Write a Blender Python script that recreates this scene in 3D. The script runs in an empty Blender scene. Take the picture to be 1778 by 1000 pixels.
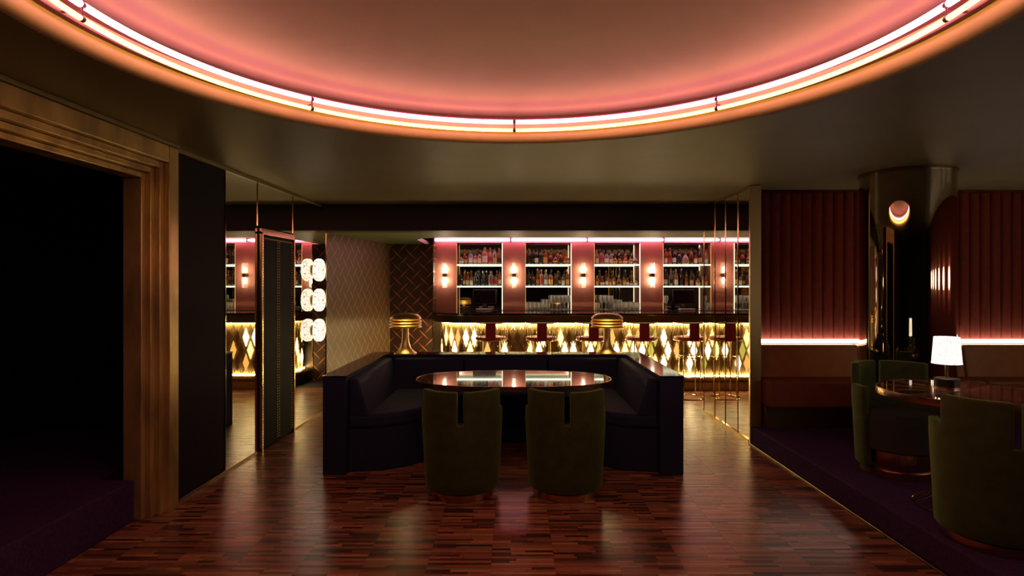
import bpy, math, random
from mathutils import Vector, Matrix
random.seed(11)
PI = math.pi
sc = bpy.context.scene

# ------------------------------------------------------------------ camera, world, exposure
F = 1040.0                      # focal length in pixels of the 1778 px wide frame
CAMH = 1.55
cam_d = bpy.data.cameras.new('camera')
cam = bpy.data.objects.new('camera', cam_d)
sc.collection.objects.link(cam)
cam.location = (0, 0, CAMH)
cam.rotation_euler = (PI / 2, 0, 0)
cam_d.sensor_width = 36.0
cam_d.lens = F / 1778.0 * 36.0
cam_d.shift_x = -4 / 1778.0
cam_d.shift_y = -6 / 1778.0
cam_d.clip_start = 0.05
sc.camera = cam

world = bpy.data.worlds.new('world')
sc.world = world
world.use_nodes = True
world.node_tree.nodes['Background'].inputs[0].default_value = (0, 0, 0, 1)
world.node_tree.nodes['Background'].inputs[1].default_value = 0.0

sc.view_settings.view_transform = 'Standard'
sc.view_settings.look = 'None'
sc.view_settings.gamma = 1.0
sc.view_settings.use_curve_mapping = False
sc.view_settings.exposure = 0.48
try:
    sc.cycles.use_denoising = True
    sc.cycles.denoiser = 'OPENIMAGEDENOISE'
    sc.cycles.use_light_tree = True
    sc.cycles.sample_clamp_indirect = 6.0
    sc.cycles.max_bounces = 10
    sc.cycles.diffuse_bounces = 4
    sc.cycles.glossy_bounces = 6
    sc.cycles.transparent_max_bounces = 24
except Exception:
    pass

# light strengths (emission of the lamps the room has)
E_PINK, E_YELLOW = 10.5, 9.0
E_BAR_PINK, E_BAR_YELLOW = 6.5, 6.0
E_SHELF, E_VLED, E_COUNTER_LED = 3.2, 1.7, 62.0
E_PANE = 3.8
E_DISC, E_BULB, E_SHADE, E_LAMP = 1.35, 95.0, 1.5, 18.0
E_WALL_LED = 7.0

# ------------------------------------------------------------------ materials
MATS = {}
def _new(name):
    m = bpy.data.materials.new(name)
    m.use_nodes = True
    nt = m.node_tree
    nt.nodes.clear()
    out = nt.nodes.new('ShaderNodeOutputMaterial')
    MATS[name] = m
    return m, nt, out

def mat(name, col, rough=0.5, metal=0.0, spec=0.5, sheen=0.0, coat=0.0, coat_rough=0.1,
        var=0.0, vscale=8.0, vstretch=(1, 1, 1), bump=0.0, bscale=60.0, bstretch=(1, 1, 1),
        rvar=0.0, col2=None, sheen_col=None):
    m, nt, out = _new(name)
    b = nt.nodes.new('ShaderNodeBsdfPrincipled')
    b.inputs['Base Color'].default_value = (*col, 1)
    b.inputs['Roughness'].default_value = rough
    b.inputs['Metallic'].default_value = metal
    b.inputs['Specular IOR Level'].default_value = spec
    b.inputs['Sheen Weight'].default_value = sheen
    if sheen_col: b.inputs['Sheen Tint'].default_value = (*sheen_col, 1)
    b.inputs['Coat Weight'].default_value = coat
    b.inputs['Coat Roughness'].default_value = coat_rough
    nt.links.new(b.outputs[0], out.inputs[0])
    if var or bump or rvar:
        tc = nt.nodes.new('ShaderNodeNewGeometry')
    if var or rvar:
        mp = nt.nodes.new('ShaderNodeVectorMath'); mp.operation = 'MULTIPLY'
        mp.inputs[1].default_value = vstretch
        nt.links.new(tc.outputs['Position'], mp.inputs[0])
        nz = nt.nodes.new('ShaderNodeTexNoise')
        nz.inputs['Scale'].default_value = vscale
        nz.inputs['Detail'].default_value = 6.0
        nt.links.new(mp.outputs[0], nz.inputs['Vector'])
        if var:
            mx = nt.nodes.new('ShaderNodeMix'); mx.data_type = 'RGBA'
            c2 = col2 if col2 else tuple(c * (1 - var) for c in col)
            mx.inputs['A'].default_value = (*col, 1)
            mx.inputs['B'].default_value = (*c2, 1)
            rp = nt.nodes.new('ShaderNodeMapRange')
            rp.inputs['From Min'].default_value = 0.35
            rp.inputs['From Max'].default_value = 0.65
            nt.links.new(nz.outputs['Fac'], rp.inputs['Value'])
            nt.links.new(rp.outputs[0], mx.inputs['Factor'])
            nt.links.new(mx.outputs['Result'], b.inputs['Base Color'])
        if rvar:
            rr = nt.nodes.new('ShaderNodeMapRange')
            rr.inputs['To Min'].default_value = max(0.0, rough - rvar)
            rr.inputs['To Max'].default_value = rough + rvar
            nt.links.new(nz.outputs['Fac'], rr.inputs['Value'])
            nt.links.new(rr.outputs[0], b.inputs['Roughness'])
    if bump:
        mp = nt.nodes.new('ShaderNodeVectorMath'); mp.operation = 'MULTIPLY'
        mp.inputs[1].default_value = bstretch
        nt.links.new(tc.outputs['Position'], mp.inputs[0])
        nz = nt.nodes.new('ShaderNodeTexNoise')
        nz.inputs['Scale'].default_value = bscale
        nz.inputs['Detail'].default_value = 4.0
        nt.links.new(mp.outputs[0], nz.inputs['Vector'])
        bp = nt.nodes.new('ShaderNodeBump')
        bp.inputs['Strength'].default_value = bump
        bp.inputs['Distance'].default_value = 0.004
        nt.links.new(nz.outputs['Fac'], bp.inputs['Height'])
        nt.links.new(bp.outputs[0], b.inputs['Normal'])
    return m

def emit(name, col, strength, tex=None):
    m, nt, out = _new(name)
    e = nt.nodes.new('ShaderNodeEmission')
    e.inputs[0].default_value = (*col, 1)
    e.inputs[1].default_value = strength
    nt.links.new(e.outputs[0], out.inputs[0])
    if tex:   # cut-glass sparkle: cells of brighter and dimmer glass over the lamp
        tcn = nt.nodes.new('ShaderNodeTexCoord')
        v = nt.nodes.new('ShaderNodeTexVoronoi')
        v.feature = 'DISTANCE_TO_EDGE'
        v.inputs['Scale'].default_value = tex
        nt.links.new(tcn.outputs['Object'], v.inputs['Vector'])
        mr = nt.nodes.new('ShaderNodeMapRange')
        mr.inputs['From Max'].default_value = 0.25
        mr.inputs['To Min'].default_value = strength * 0.10
        mr.inputs['To Max'].default_value = strength * 1.6
        nt.links.new(v.outputs['Distance'], mr.inputs['Value'])
        nt.links.new(mr.outputs[0], e.inputs[1])
    return m

def glass(name, col, clear=0.75, rough=0.02):
    m, nt, out = _new(name)
    t = nt.nodes.new('ShaderNodeBsdfTransparent'); t.inputs[0].default_value = (*col, 1)
    g = nt.nodes.new('ShaderNodeBsdfPrincipled')
    g.inputs['Base Color'].default_value = (*col, 1)
    g.inputs['Roughness'].default_value = rough
    g.inputs['Specular IOR Level'].default_value = 1.0
    g.inputs['Coat Weight'].default_value = 0.5
    lw = nt.nodes.new('ShaderNodeLayerWeight'); lw.inputs[0].default_value = 0.35
    mr = nt.nodes.new('ShaderNodeMapRange')
    mr.inputs['To Min'].default_value = 1 - clear
    mr.inputs['To Max'].default_value = 1.0
    nt.links.new(lw.outputs['Facing'], mr.inputs['Value'])
    mx = nt.nodes.new('ShaderNodeMixShader')
    nt.links.new(mr.outputs[0], mx.inputs[0])
    nt.links.new(t.outputs[0], mx.inputs[1])
    nt.links.new(g.outputs[0], mx.inputs[2])
    nt.links.new(mx.outputs[0], out.inputs[0])
    return m

def math_node(nt, op, a, b=None, c=None):
    n = nt.nodes.new('ShaderNodeMath'); n.operation = op
    for i, v in enumerate((a, b, c)):
        if v is None: continue
        if isinstance(v, (int, float)): n.inputs[i].default_value = v
        else: nt.links.new(v, n.inputs[i])
    return n.outputs[0]

def wallpaper(name, base, line, period=0.215, width=0.05, half=0.60):
    m, nt, out = _new(name)
    b = nt.nodes.new('ShaderNodeBsdfPrincipled')
    nt.links.new(b.outputs[0], out.inputs[0])
    uv = nt.nodes.new('ShaderNodeUVMap')
    sp = nt.nodes.new('ShaderNodeSeparateXYZ')
    nt.links.new(uv.outputs[0], sp.inputs[0])
    u = math_node(nt, 'DIVIDE', sp.outputs[0], period)
    v = math_node(nt, 'DIVIDE', sp.outputs[1], period)
    masks = []
    for (o, s) in ((0.5, 1.0), (0.0, -1.0)):
        fu = math_node(nt, 'SUBTRACT', math_node(nt, 'FRACT', math_node(nt, 'ADD', u, o + 50)), 0.5)
        fv = math_node(nt, 'SUBTRACT', math_node(nt, 'FRACT', math_node(nt, 'ADD', v, o + 50)), 0.5)
        a = math_node(nt, 'ABSOLUTE', math_node(nt, 'MULTIPLY', math_node(nt, 'ADD', fu, math_node(nt, 'MULTIPLY', fv, s)), 0.7071))
        w = math_node(nt, 'MULTIPLY', math_node(nt, 'SUBTRACT', fu, math_node(nt, 'MULTIPLY', fv, s)), 0.7071)
        aw = math_node(nt, 'ABSOLUTE', w)
        lim = math_node(nt, 'MULTIPLY', math_node(nt, 'SUBTRACT', 1.0, math_node(nt, 'DIVIDE', a, half)), width)
        masks.append(math_node(nt, 'LESS_THAN', aw, lim))
    k = math_node(nt, 'MAXIMUM', masks[0], masks[1])
    mx = nt.nodes.new('ShaderNodeMix'); mx.data_type = 'RGBA'
    mx.inputs['A'].default_value = (*base, 1)
    mx.inputs['B'].default_value = (*line, 1)
    nt.links.new(k, mx.inputs['Factor'])
    nt.links.new(mx.outputs['Result'], b.inputs['Base Color'])
    b.inputs['Roughness'].default_value = 0.45
    return m

BRASS = mat('brass', (0.60, 0.44, 0.20), rough=0.24, metal=1.0, rvar=0.08, vscale=14)
BRASS_POL = mat('polished_brass', (0.72, 0.54, 0.26), rough=0.12, metal=1.0)
BRASS_SOFT = mat('satin_brass', (0.74, 0.56, 0.27), rough=0.36, metal=1.0)
STUDM = mat('stud_painted_glint', (1.0, 0.84, 0.48), rough=0.4, metal=0.0)  # bar light glinting off the brass studs, put into a pale matt colour
CORN = mat('cornice_gilt_olive', (0.30, 0.25, 0.11), rough=0.4, metal=0.3)
BRASS_DK = mat('aged_brass_kick', (0.34, 0.24, 0.09), rough=0.32, metal=1.0, rvar=0.1, vscale=6)
GOLDLEAF = mat('gold_leaf_timber', (0.66, 0.48, 0.19), rough=0.38, metal=0.55, var=0.45, vscale=7,
               vstretch=(1, 1, 0.35), bump=0.25, bscale=40, bstretch=(1, 1, 0.2))
COLUMN = mat('mirror_bronze', (0.52, 0.45, 0.34), rough=0.03, metal=1.0)
MIRROR = mat('mirror_glass', (0.80, 0.76, 0.67), rough=0.012, metal=1.0)
MIRROR_DK = mat('smoked_mirror', (0.66, 0.64, 0.52), rough=0.02, metal=1.0)
CEIL = mat('olive_ceiling_paint', (0.19, 0.155, 0.066), rough=0.5, spec=0.5, var=0.12, vscale=3)
DOME = mat('salmon_dome_paint', (0.46, 0.285, 0.175), rough=0.55, var=0.06, vscale=5)
RAIL = mat('plum_rail', (0.16, 0.03, 0.07), rough=0.5)
BEAM = mat('dark_beam_paint', (0.035, 0.02, 0.014), rough=0.5)
DARKWALL = mat('blackish_navy_fabric', (0.012, 0.010, 0.014), rough=0.85, spec=0.2, bump=0.2, bscale=300)
CARPET = mat('purple_carpet', (0.080, 0.036, 0.125), rough=0.95, spec=0.05, var=0.35, vscale=60, bump=0.8, bscale=500)
NAVY = mat('navy_upholstery', (0.020, 0.025, 0.070), rough=0.75, spec=0.2, bump=0.35, bscale=420)
LEDGE = mat('dark_mirror_ledge', (0.42, 0.42, 0.38), rough=0.08, metal=1.0)
GREEN = mat('olive_green_velvet', (0.055, 0.070, 0.019), rough=0.8, spec=0.2, sheen=0.45, sheen_col=(0.45, 0.7, 0.2), var=0.3, vscale=14)
SEATG = mat('charcoal_green_cloth', (0.055, 0.055, 0.044), rough=0.8, spec=0.2, bump=0.3, bscale=400)
REDWALL = mat('oxblood_channel_fabric', (0.25, 0.045, 0.026), rough=0.75, spec=0.25, var=0.15, vscale=20, bump=0.2, bscale=300)
RUST = mat('rust_leather', (0.38, 0.15, 0.035), rough=0.5, var=0.15, vscale=10, bump=0.1, bscale=200)
RUST_DK = mat('russet_leather_seat', (0.22, 0.06, 0.022), rough=0.55, var=0.15, vscale=10, bump=0.1, bscale=200)
REDVEL = mat('crimson_velvet', (0.42, 0.010, 0.025), rough=0.6, sheen=0.3)
STONE = mat('black_bar_stone', (0.018, 0.012, 0.010), rough=0.10, spec=0.7, coat=0.5, coat_rough=0.04)
FASCIA = mat('dark_bronze_fascia', (0.06, 0.04, 0.022), rough=0.35, metal=0.6)
BARBACK = mat('bronze_bar_backing', (0.34, 0.24, 0.10), rough=0.55, metal=0.5)
PANE_OFF = mat('unlit_bronze_pane', (0.27, 0.18, 0.07), rough=0.5, metal=0.6)
NEONBACK = mat('neon_backing_rose', (0.75, 0.42, 0.48), rough=0.5)
PINKPANEL = mat('rose_panel', (0.58, 0.23, 0.165), rough=0.5, var=0.08, vscale=6)
TABLETOP = mat('lacquered_table_top', (0.10, 0.045, 0.025), rough=0.06, spec=0.9, coat=1.0, coat_rough=0.03)
INLAY = mat('table_inlay', (0.30, 0.15, 0.07), rough=0.07, spec=0.8, coat=1.0, coat_rough=0.03)
COPPER = mat('copper_rim', (0.62, 0.36, 0.20), rough=0.25, metal=1.0)
STEELCOL = mat('fluted_steel', (0.52, 0.45, 0.36), rough=0.2, metal=1.0)
DOORL = mat('black_green_leather', (0.004, 0.006, 0.003), rough=0.7, spec=0.1)
BLACKP = mat('black_plastic', (0.012, 0.010, 0.013), rough=0.4)
SCREEN = mat('screen_glass', (0.02, 0.010, 0.022), rough=0.15, spec=0.6)
PAPERW = mat('till_drawer_grey', (0.45, 0.36, 0.36), rough=0.5)
FLOORBASE = mat('floor_substrate', (0.010, 0.005, 0.004), rough=0.6)
WP_SIDE = wallpaper('wallpaper_sconce_lit_tint', (0.12, 0.088, 0.038), (0.55, 0.17, 0.09))  # side copy of the back paper, sconce light mixed into its colours
WP_BACK = wallpaper('wallpaper_back', (0.060, 0.028, 0.016), (0.50, 0.17, 0.06))
TONES = []
for i, c in enumerate([(0.185, 0.052, 0.028), (0.125, 0.034, 0.020), (0.060, 0.018, 0.012),
                       (0.290, 0.100, 0.050), (0.165, 0.066, 0.032), (0.036, 0.012, 0.009), (0.230, 0.060, 0.038)]):
    TONES.append(mat('parquet_tone_%d' % i, (c[0] * 2.0, c[1] * 2.6, c[2] * 2.7), rough=0.30, spec=0.55, coat=0.15, coat_rough=0.2, var=0.35, vscale=22, vstretch=(1, 9, 1),
                     bump=0.05, bscale=30, bstretch=(0.6, 3, 1)))
M_PINK = emit('pink_neon', (1.0, 0.36, 0.50), E_PINK)
M_YELLOW = emit('yellow_neon', (1.0, 0.52, 0.07), E_YELLOW)
M_BPINK = emit('bar_pink_neon', (1.0, 0.26, 0.50), E_BAR_PINK)
M_BYELLOW = emit('bar_yellow_neon', (1.0, 0.62, 0.18), E_BAR_YELLOW)
M_SHELF = emit('shelf_led', (1.0, 0.96, 0.66), E_SHELF)
M_VLED = emit('vertical_led', (1.0, 0.90, 0.62), E_VLED)
M_VLEDA = emit('amber_vertical_led', (1.0, 0.55, 0.15), 0.9)
M_CLED = emit('counter_led', (1.0, 0.78, 0.36), E_COUNTER_LED)
M_WLED = emit('wall_led', (1.0, 0.86, 0.70), E_WALL_LED)
PANES = [emit('pane_white', (1.0, 0.78, 0.42), E_PANE * 1.1), emit('pane_warm', (1.0, 0.64, 0.16), E_PANE * 0.8),
         emit('pane_amber', (1.0, 0.47, 0.11), E_PANE * 0.24), emit('pane_olive', (0.62, 0.50, 0.08), E_PANE * 0.21)]
M_DISC = emit('pressed_glass_lit', (1.0, 0.83, 0.62), E_DISC, tex=55)
M_DISC_R = emit('pressed_glass_lit_bright', (1.0, 0.83, 0.62), 9.0, tex=55)
M_BULB = emit('sconce_bulb', (1.0, 0.80, 0.58), E_BULB)
M_SHADE = emit('lit_fabric_shade', (1.0, 0.88, 0.72), E_SHADE, tex=120)
M_LAMP = emit('lamp_bulb', (1.0, 0.76, 0.36), E_LAMP)
CLEARG = glass('clear_glass', (0.93, 0.95, 0.93), 0.78)
SHELFG = glass('shelf_glass', (0.72, 0.90, 0.78), 0.8)

# ------------------------------------------------------------------ mesh helpers
COL = sc.collection
class MB:
    def __init__(s): s.v = []; s.f = []; s.mi = []
    def add(s, vs, fs, m=0):
        o = len(s.v); s.v += [tuple(p) for p in vs]
        for f in fs: s.f.append([o + i for i in f]); s.mi.append(m)
    def box(s, x0, x1, y0, y1, z0, z1, m=0):
        s.prism([(x0, y0), (x1, y0), (x1, y1), (x0, y1)], z0, z1, m)
    def prism(s, poly, z0, z1, m=0, top=True, bottom=True):
        n = len(poly)
        vs = [(p[0], p[1], z0) for p in poly] + [(p[0], p[1], z1) for p in poly]
        fs = [[i, (i + 1) % n, n + (i + 1) % n, n + i] for i in range(n)]
        if bottom: fs.append(list(range(n))[::-1])
        if top: fs.append([n + i for i in range(n)])
        s.add(vs, fs, m)
    def lathe(s, prof, n=32, c=(0, 0, 0), a0=0.0, a1=2 * PI, m=0, caps=True):
        full = abs(a1 - a0 - 2 * PI) < 1e-6
        k = n if full else n + 1
        vs = []
        for i in range(k):
            a = a0 + (a1 - a0) * i / n
            for (r, z) in prof: vs.append((c[0] + r * math.cos(a), c[1] + r * math.sin(a), c[2] + z))
        L = len(prof); fs = []
        for i in range(n):
            j = (i + 1) % k
            for q in range(L - 1): fs.append([i * L + q, j * L + q, j * L + q + 1, i * L + q + 1])
        if caps and full:
            if prof[0][0] > 1e-4: fs.append([i * L for i in range(k)][::-1])
            if prof[-1][0] > 1e-4: fs.append([i * L + L - 1 for i in range(k)])
        s.add(vs, fs, m)
    def tube(s, pts, r, n=8, closed=False, m=0):
        pts = [Vector(p) for p in pts]; k = len(pts); vs = []
        up = Vector((0, 0, 1)); prev = None
        for i, p in enumerate(pts):
            if closed: t = pts[(i + 1) % k] - pts[i - 1]
            else: t = pts[min(i + 1, k - 1)] - pts[max(i - 1, 0)]
            t.normalize()
            if prev is None:
                a = up if abs(t.dot(up)) < 0.9 else Vector((1, 0, 0))
            else: a = prev
            nn = (a - t * a.dot(t)).normalized(); prev = nn; bb = t.cross(nn)
            for q in range(n):
                an = 2 * PI * q / n
                vs.append(p + (nn * math.cos(an) + bb * math.sin(an)) * r)
        fs = []
        for i in range(k if closed else k - 1):
            j = (i + 1) % k
            for q in range(n): fs.append([i * n + q, i * n + (q + 1) % n, j * n + (q + 1) % n, j * n + q])
        if not closed:
            fs.append(list(range(n))[::-1]); fs.append([(k - 1) * n + q for q in range(n)])
        s.add(vs, fs, m)
    def sweep(s, rows, closed_prof=True, caps=True, m=0):
        L = len(rows[0]); vs = [p for r in rows for p in r]; fs = []
        for i in range(len(rows) - 1):
            for q in range(L if closed_prof else L - 1):
                fs.append([i * L + q, i * L + (q + 1) % L, (i + 1) * L + (q + 1) % L, (i + 1) * L + q])
        if caps and closed_prof:
            fs.append(list(range(L))[::-1]); fs.append([(len(rows) - 1) * L + q for q in range(L)])
        s.add(vs, fs, m)
    def build(s, name, mats, parent=None, smooth=40, bevel=0.0, seg=2, loc=None, rotz=0.0, fixn=True):
        me = bpy.data.meshes.new(name)
        me.from_pydata(s.v, [], s.f)
        if not isinstance(mats, (list, tuple)): mats = [mats]
        for m_ in mats: me.materials.append(m_)
        if len(mats) > 1: me.polygons.foreach_set('material_index', s.mi)
        if fixn:
            import bmesh
            bm = bmesh.new(); bm.from_mesh(me)
            bmesh.ops.recalc_face_normals(bm, faces=bm.faces); bm.to_mesh(me); bm.free()
        if smooth:
            me.polygons.foreach_set('use_smooth', [True] * len(me.polygons))
            me.set_sharp_from_angle(angle=math.radians(smooth))
        me.update()
        o = bpy.data.objects.new(name, me); COL.objects.link(o)
        if parent: o.parent = parent
        if loc: o.location = loc
        o.rotation_euler.z = rotz
        if bevel:
            b = o.modifiers.new('bevel', 'BEVEL'); b.width = bevel; b.segments = seg
            b.limit_method = 'ANGLE'; b.angle_limit = math.radians(35)
        return o

def tag(o, label, cat=None, group=None, kind=None):
    o['label'] = label
    if cat: o['category'] = cat
    if group: o['group'] = group
    if kind: o['kind'] = kind
    return o
def thing(name, label, cat, loc=(0, 0, 0), rotz=0.0, group=None):
    o = bpy.data.objects.new(name, None); COL.objects.link(o)
    o.empty_display_size = 0.1
    o.location = loc; o.rotation_euler.z = rotz
    return tag(o, label, cat, group)
def copy_tree(o, parent=None):
    c = o.copy(); COL.objects.link(c)
    if parent: c.parent = parent
    for ch in [x for x in o.children]: copy_tree(ch, c)
    return c
def inst(src, name, parent, loc=(0, 0, 0), rot=(0, 0, 0), scale=(1, 1, 1)):
    o = bpy.data.objects.new(name, src.data); COL.objects.link(o)
    if parent: o.parent = parent
    o.location = loc; o.rotation_euler = rot; o.scale = scale
    return o
def box(name, m, parent, x0, x1, y0, y1, z0, z1, bevel=0.0, seg=2):
    b = MB(); b.box(x0, x1, y0, y1, z0, z1)
    return b.build(name, m, parent, bevel=bevel, seg=seg)
ORD = ['first', 'second', 'third', 'fourth', 'fifth', 'sixth', 'seventh', 'eighth', 'ninth', 'tenth', 'eleventh',
       'twelfth', 'thirteenth', 'fourteenth', 'fifteenth', 'sixteenth']

# ------------------------------------------------------------------ dimensions
ZC = 2.52          # main ceiling
ZL = 2.20          # lower ceiling over the bar
YB = 7.22          # beam face
XR = 2.31          # edge of parquet / right mirror wall
PZ = 0.17          # raised carpet platform
def LX(Y, off=0.0): return -2.40 + (Y - 4.29) * 0.0236 + off       # left wall line, slightly turned
def lw_poly(Y0, Y1, o0, o1): return [(LX(Y0, o0), Y0), (LX(Y0, o1), Y0), (LX(Y1, o1), Y1), (LX(Y1, o0), Y1)]

# ------------------------------------------------------------------ floor
fl = MB(); fl.box(-2.62, 5.8, -2.6, 10.3, -0.12, -0.004)
floor = fl.build('floor', FLOORBASE)
tag(floor, 'dark red-brown strip parquet floor running up to the bar', 'floor', kind='structure')
CW, RW, GAP = 0.353, 0.0262, 0.0005
planks = []
r = random.Random(4)
y = 0.9
while y < 8.95:
    x = -2.62 + 0.02
    shift = 0.0
    xe = XR - .001 if y < 7.3 else 4.7
    while x < xe:
        x1 = min(x + CW, xe)
        if x1 - x > 0.05:
            k = r.random()
            cuts = [x, x1] if k < 0.18 else ([x, x + (x1 - x) * r.uniform(0.28, 0.72), x1] if k < 0.85 else
                                            [x, x + (x1 - x) * r.uniform(0.2, 0.4), x + (x1 - x) * r.uniform(0.55, 0.8), x1])
            for a, b in zip(cuts, cuts[1:]): planks.append((a + GAP, b - GAP, y + GAP, y + RW - GAP))
        x += CW
    y += RW
def in_view(p):
    if p[2] < 3.20: return False
    px0 = 893 + F * p[0] / p[2]; px1 = 893 + F * p[1] / p[2]
    return px1 > 142 and px0 < 1636 and p[0] > LX(p[2]) - 0.05
vis = sorted([p for p in planks if in_view(p)], key=lambda p: p[2])[:300]
vs = set(vis)
unit = []
for t in TONES:
    m_ = MB(); m_.add([(-.5, -.5, -.004), (.5, -.5, -.004), (.5, .5, -.004), (-.5, .5, -.004), (-.5, -.5, 0), (.5, -.5, 0), (.5, .5, 0), (-.5, .5, 0)],
                      [[4, 5, 6, 7], [0, 1, 5, 4], [1, 2, 6, 5], [2, 3, 7, 6], [3, 0, 4, 7]])
    me = bpy.data.meshes.new('plank'); me.from_pydata(m_.v, [], m_.f); me.materials.append(t); unit.append(me)
WT = [5, 5, 4, 3, 3, 3, 4]
st = MB()
for p in planks:
    ti = r.choices(range(len(TONES)), WT)[0]
    dz = r.uniform(-0.0005, 0.0004); t1 = r.uniform(-0.0004, 0.0004)
    if p in vs:
        o = bpy.data.objects.new('plank', unit[ti]); COL.objects.link(o); o.parent = floor
        o.location = ((p[0] + p[1]) / 2, (p[2] + p[3]) / 2, dz); o.scale = (p[1] - p[0], p[3] - p[2], 1)
        o.rotation_euler = (t1 / RW * 0.5, 0, 0)
    else:
        z0 = -0.004; za, zb = dz - t1 / 4, dz + t1 / 4
        st.add([(p[0], p[2], z0), (p[1], p[2], z0), (p[1], p[3], z0), (p[0], p[3], z0),
                (p[0], p[2], za), (p[1], p[2], za), (p[1], p[3], zb), (p[0], p[3], zb)],
               [[4, 5, 6, 7], [0, 1, 5, 4], [1, 2, 6, 5], [2, 3, 7, 6], [3, 0, 4, 7]], ti)
so = st.build('plank_field', TONES, floor, smooth=0, fixn=False)
so['kind'] = 'stuff'

# ------------------------------------------------------------------ ceiling with round coved recess
RC, RCY = 1.83, 2.30
def rect_hit(a, X0, X1, Y0, Y1, cx, cy):
    c, s = math.cos(a), math.sin(a); t = 1e9
    if c > 1e-9: t = min(t, (X1 - cx) / c)
    if c < -1e-9: t = min(t, (X0 - cx) / c)
    if s > 1e-9: t = min(t, (Y1 - cy) / s)
    if s < -1e-9: t = min(t, (Y0 - cy) / s)
    return cx + c * t, cy + s * t
CX0, CX1, CY0, CY1 = -4.3, 5.8, -2.6, YB
angs = [2 * PI * i / 128 for i in range(128)] + [math.atan2(Y - RCY, X) % (2 * PI) for X in (CX0, CX1) for Y in (CY0, CY1)]
angs = sorted(set(angs))
cm = MB(); n = len(angs); vv = []
for a in angs:
    hx, hy = rect_hit(a, CX0, CX1, CY0, CY1, 0, RCY)
    vv += [(RC * math.cos(a), RCY + RC * math.sin(a), ZC), (hx, hy, ZC), (hx, hy, ZC + 0.1), (RC * math.cos(a), RCY + RC * math.sin(a), ZC + 0.1)]
ff = []
for i in range(n):
    j = (i + 1) % n
    ff += [[4 * i, 4 * j, 4 * j + 1, 4 * i + 1], [4 * i + 2, 4 * j + 2, 4 * j + 3, 4 * i + 3], [4 * i + 1, 4 * j + 1, 4 * j + 2, 4 * i + 2]]
cm.add(vv, ff)
ceiling = cm.build('ceiling', CEIL, smooth=30)
tag(ceiling, 'dark olive ceiling around the round recess', 'ceiling', kind='structure')
dp = [(1.83, ZC), (1.815, ZC + .002), (1.797, ZC + .010), (1.783, ZC + .024), (1.774, ZC + .045), (1.77, ZC + .08), (1.765, ZC + .13),
      (1.755, ZC + .165), (1.735, ZC + .19), (1.70, ZC + .208), (1.62, ZC + .228), (1.45, ZC + .255), (1.2, ZC + .285), (.9, ZC + .31), (.6, ZC + .325), (.3, ZC + .335), (.001, ZC + .34)]
dm = MB(); dm.lathe(dp, 128, (0, RCY, 0), caps=False)
dome = dm.build('ceiling_recess', DOME, ceiling, smooth=60)
tag(dome, 'salmon painted round ceiling recess with rolled lip')

ring = thing('neon_ring_light', 'double pink and yellow neon ring around the salmon ceiling recess', 'neon light', (0, RCY, ZC))
rm = MB(); rm.lathe([(1.764, .07), (1.738, .07), (1.738, .078), (1.764, .078)], 128, caps=False); rm.build('tube_rail', RAIL, ring)  # lower rail added to screen yellow light, kept short for the dome
rm = MB(); rm.lathe([(1.764, .128), (1.69, .128), (1.69, .134), (1.764, .134)], 128, caps=False); rm.build('tube_rail', RAIL, ring)
RT = 1.66
for k in range(8):
    a0 = PI / 2 + k * PI / 4 + 0.006; a1 = PI / 2 + (k + 1) * PI / 4 - 0.006
    for nm, mt, dz, rr, rad in (('pink_tube', M_PINK, 0.104, RT, 0.0135), ('yellow_tube', M_YELLOW, 0.050, RT, 0.0105)):
        b = MB(); b.tube([(rr * math.cos(a0 + (a1 - a0) * i / 30), rr * math.sin(a0 + (a1 - a0) * i / 30), dz) for i in range(31)], rad, 10)
        b.build(nm, mt, ring)
    a = PI / 2 + k * PI / 4
    b = MB()
    for dz in (0.104, 0.050):
        b.tube([(RT * math.cos(a - 0.0055), RT * math.sin(a - 0.0055), dz), (RT * math.cos(a + 0.0055), RT * math.sin(a + 0.0055), dz)], 0.012, 8)
    b.tube([(RT * math.cos(a), RT * math.sin(a), 0.045), (RT * math.cos(a), RT * math.sin(a), 0.115)], 0.005, 6)
    b.tube([(RT * math.cos(a), RT * math.sin(a), 0.077), (1.768 * math.cos(a), 1.768 * math.sin(a), 0.077)], 0.005, 6)
    b.build('tube_holder', RAIL, ring)

# beam and lower ceiling (with recess over the bar)
bm_ = MB()
bm_.box(LX(YB) - 0.3, 5.8, YB, YB + 0.25, ZL, ZC + 0.1)
bm_.box(LX(YB) + 0.02, 5.8, YB - 0.012, YB, ZC - 0.055, ZC - 0.03)
beam = bm_.build('ceiling_beam', BEAM)
tag(beam, 'dark brown downstand beam crossing the ceiling before the bar', 'beam', kind='structure')
RX0, RX1, RY0, RY1 = -1.42, 4.7, 8.26, 10.0
def rr_pts(x0, x1, y0, y1, rad, n=10):       # recess outline, left near corner rounded
    pts = [(x1, y0), (x1, y1), (x0, y1)]
    pts.append((x0, y0 + rad))
    for i in range(1, n): 
        a = PI + (PI / 2) * i / n
        pts.append((x0 + rad + rad * math.cos(a), y0 + rad + rad * math.sin(a)))
    pts.append((x0 + rad, y0))
    return pts
lc = MB()
lc.prism([(-2.6, YB + .25), (5.8, YB + .25), (5.8, RY0), (-2.6, RY0)], ZL, ZL + .06)
lc.prism([(-2.6, RY0), (RX0, RY0), (RX0, 10.35), (-2.6, 10.35)], ZL, ZL + .06)
lc.prism([(RX1, RY0), (5.8, RY0), (5.8, 10.35), (RX1, 10.35)], ZL, ZL + .06)
rad = 0.55
corner = [(RX0, RY0), (RX0 + rad, RY0)] + [(RX0 + rad + rad * math.cos(3 * PI / 2 - (PI / 2) * i / 10), RY0 + rad + rad * math.sin(3 * PI / 2 - (PI / 2) * i / 10)) for i in range(1, 11)]
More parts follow.
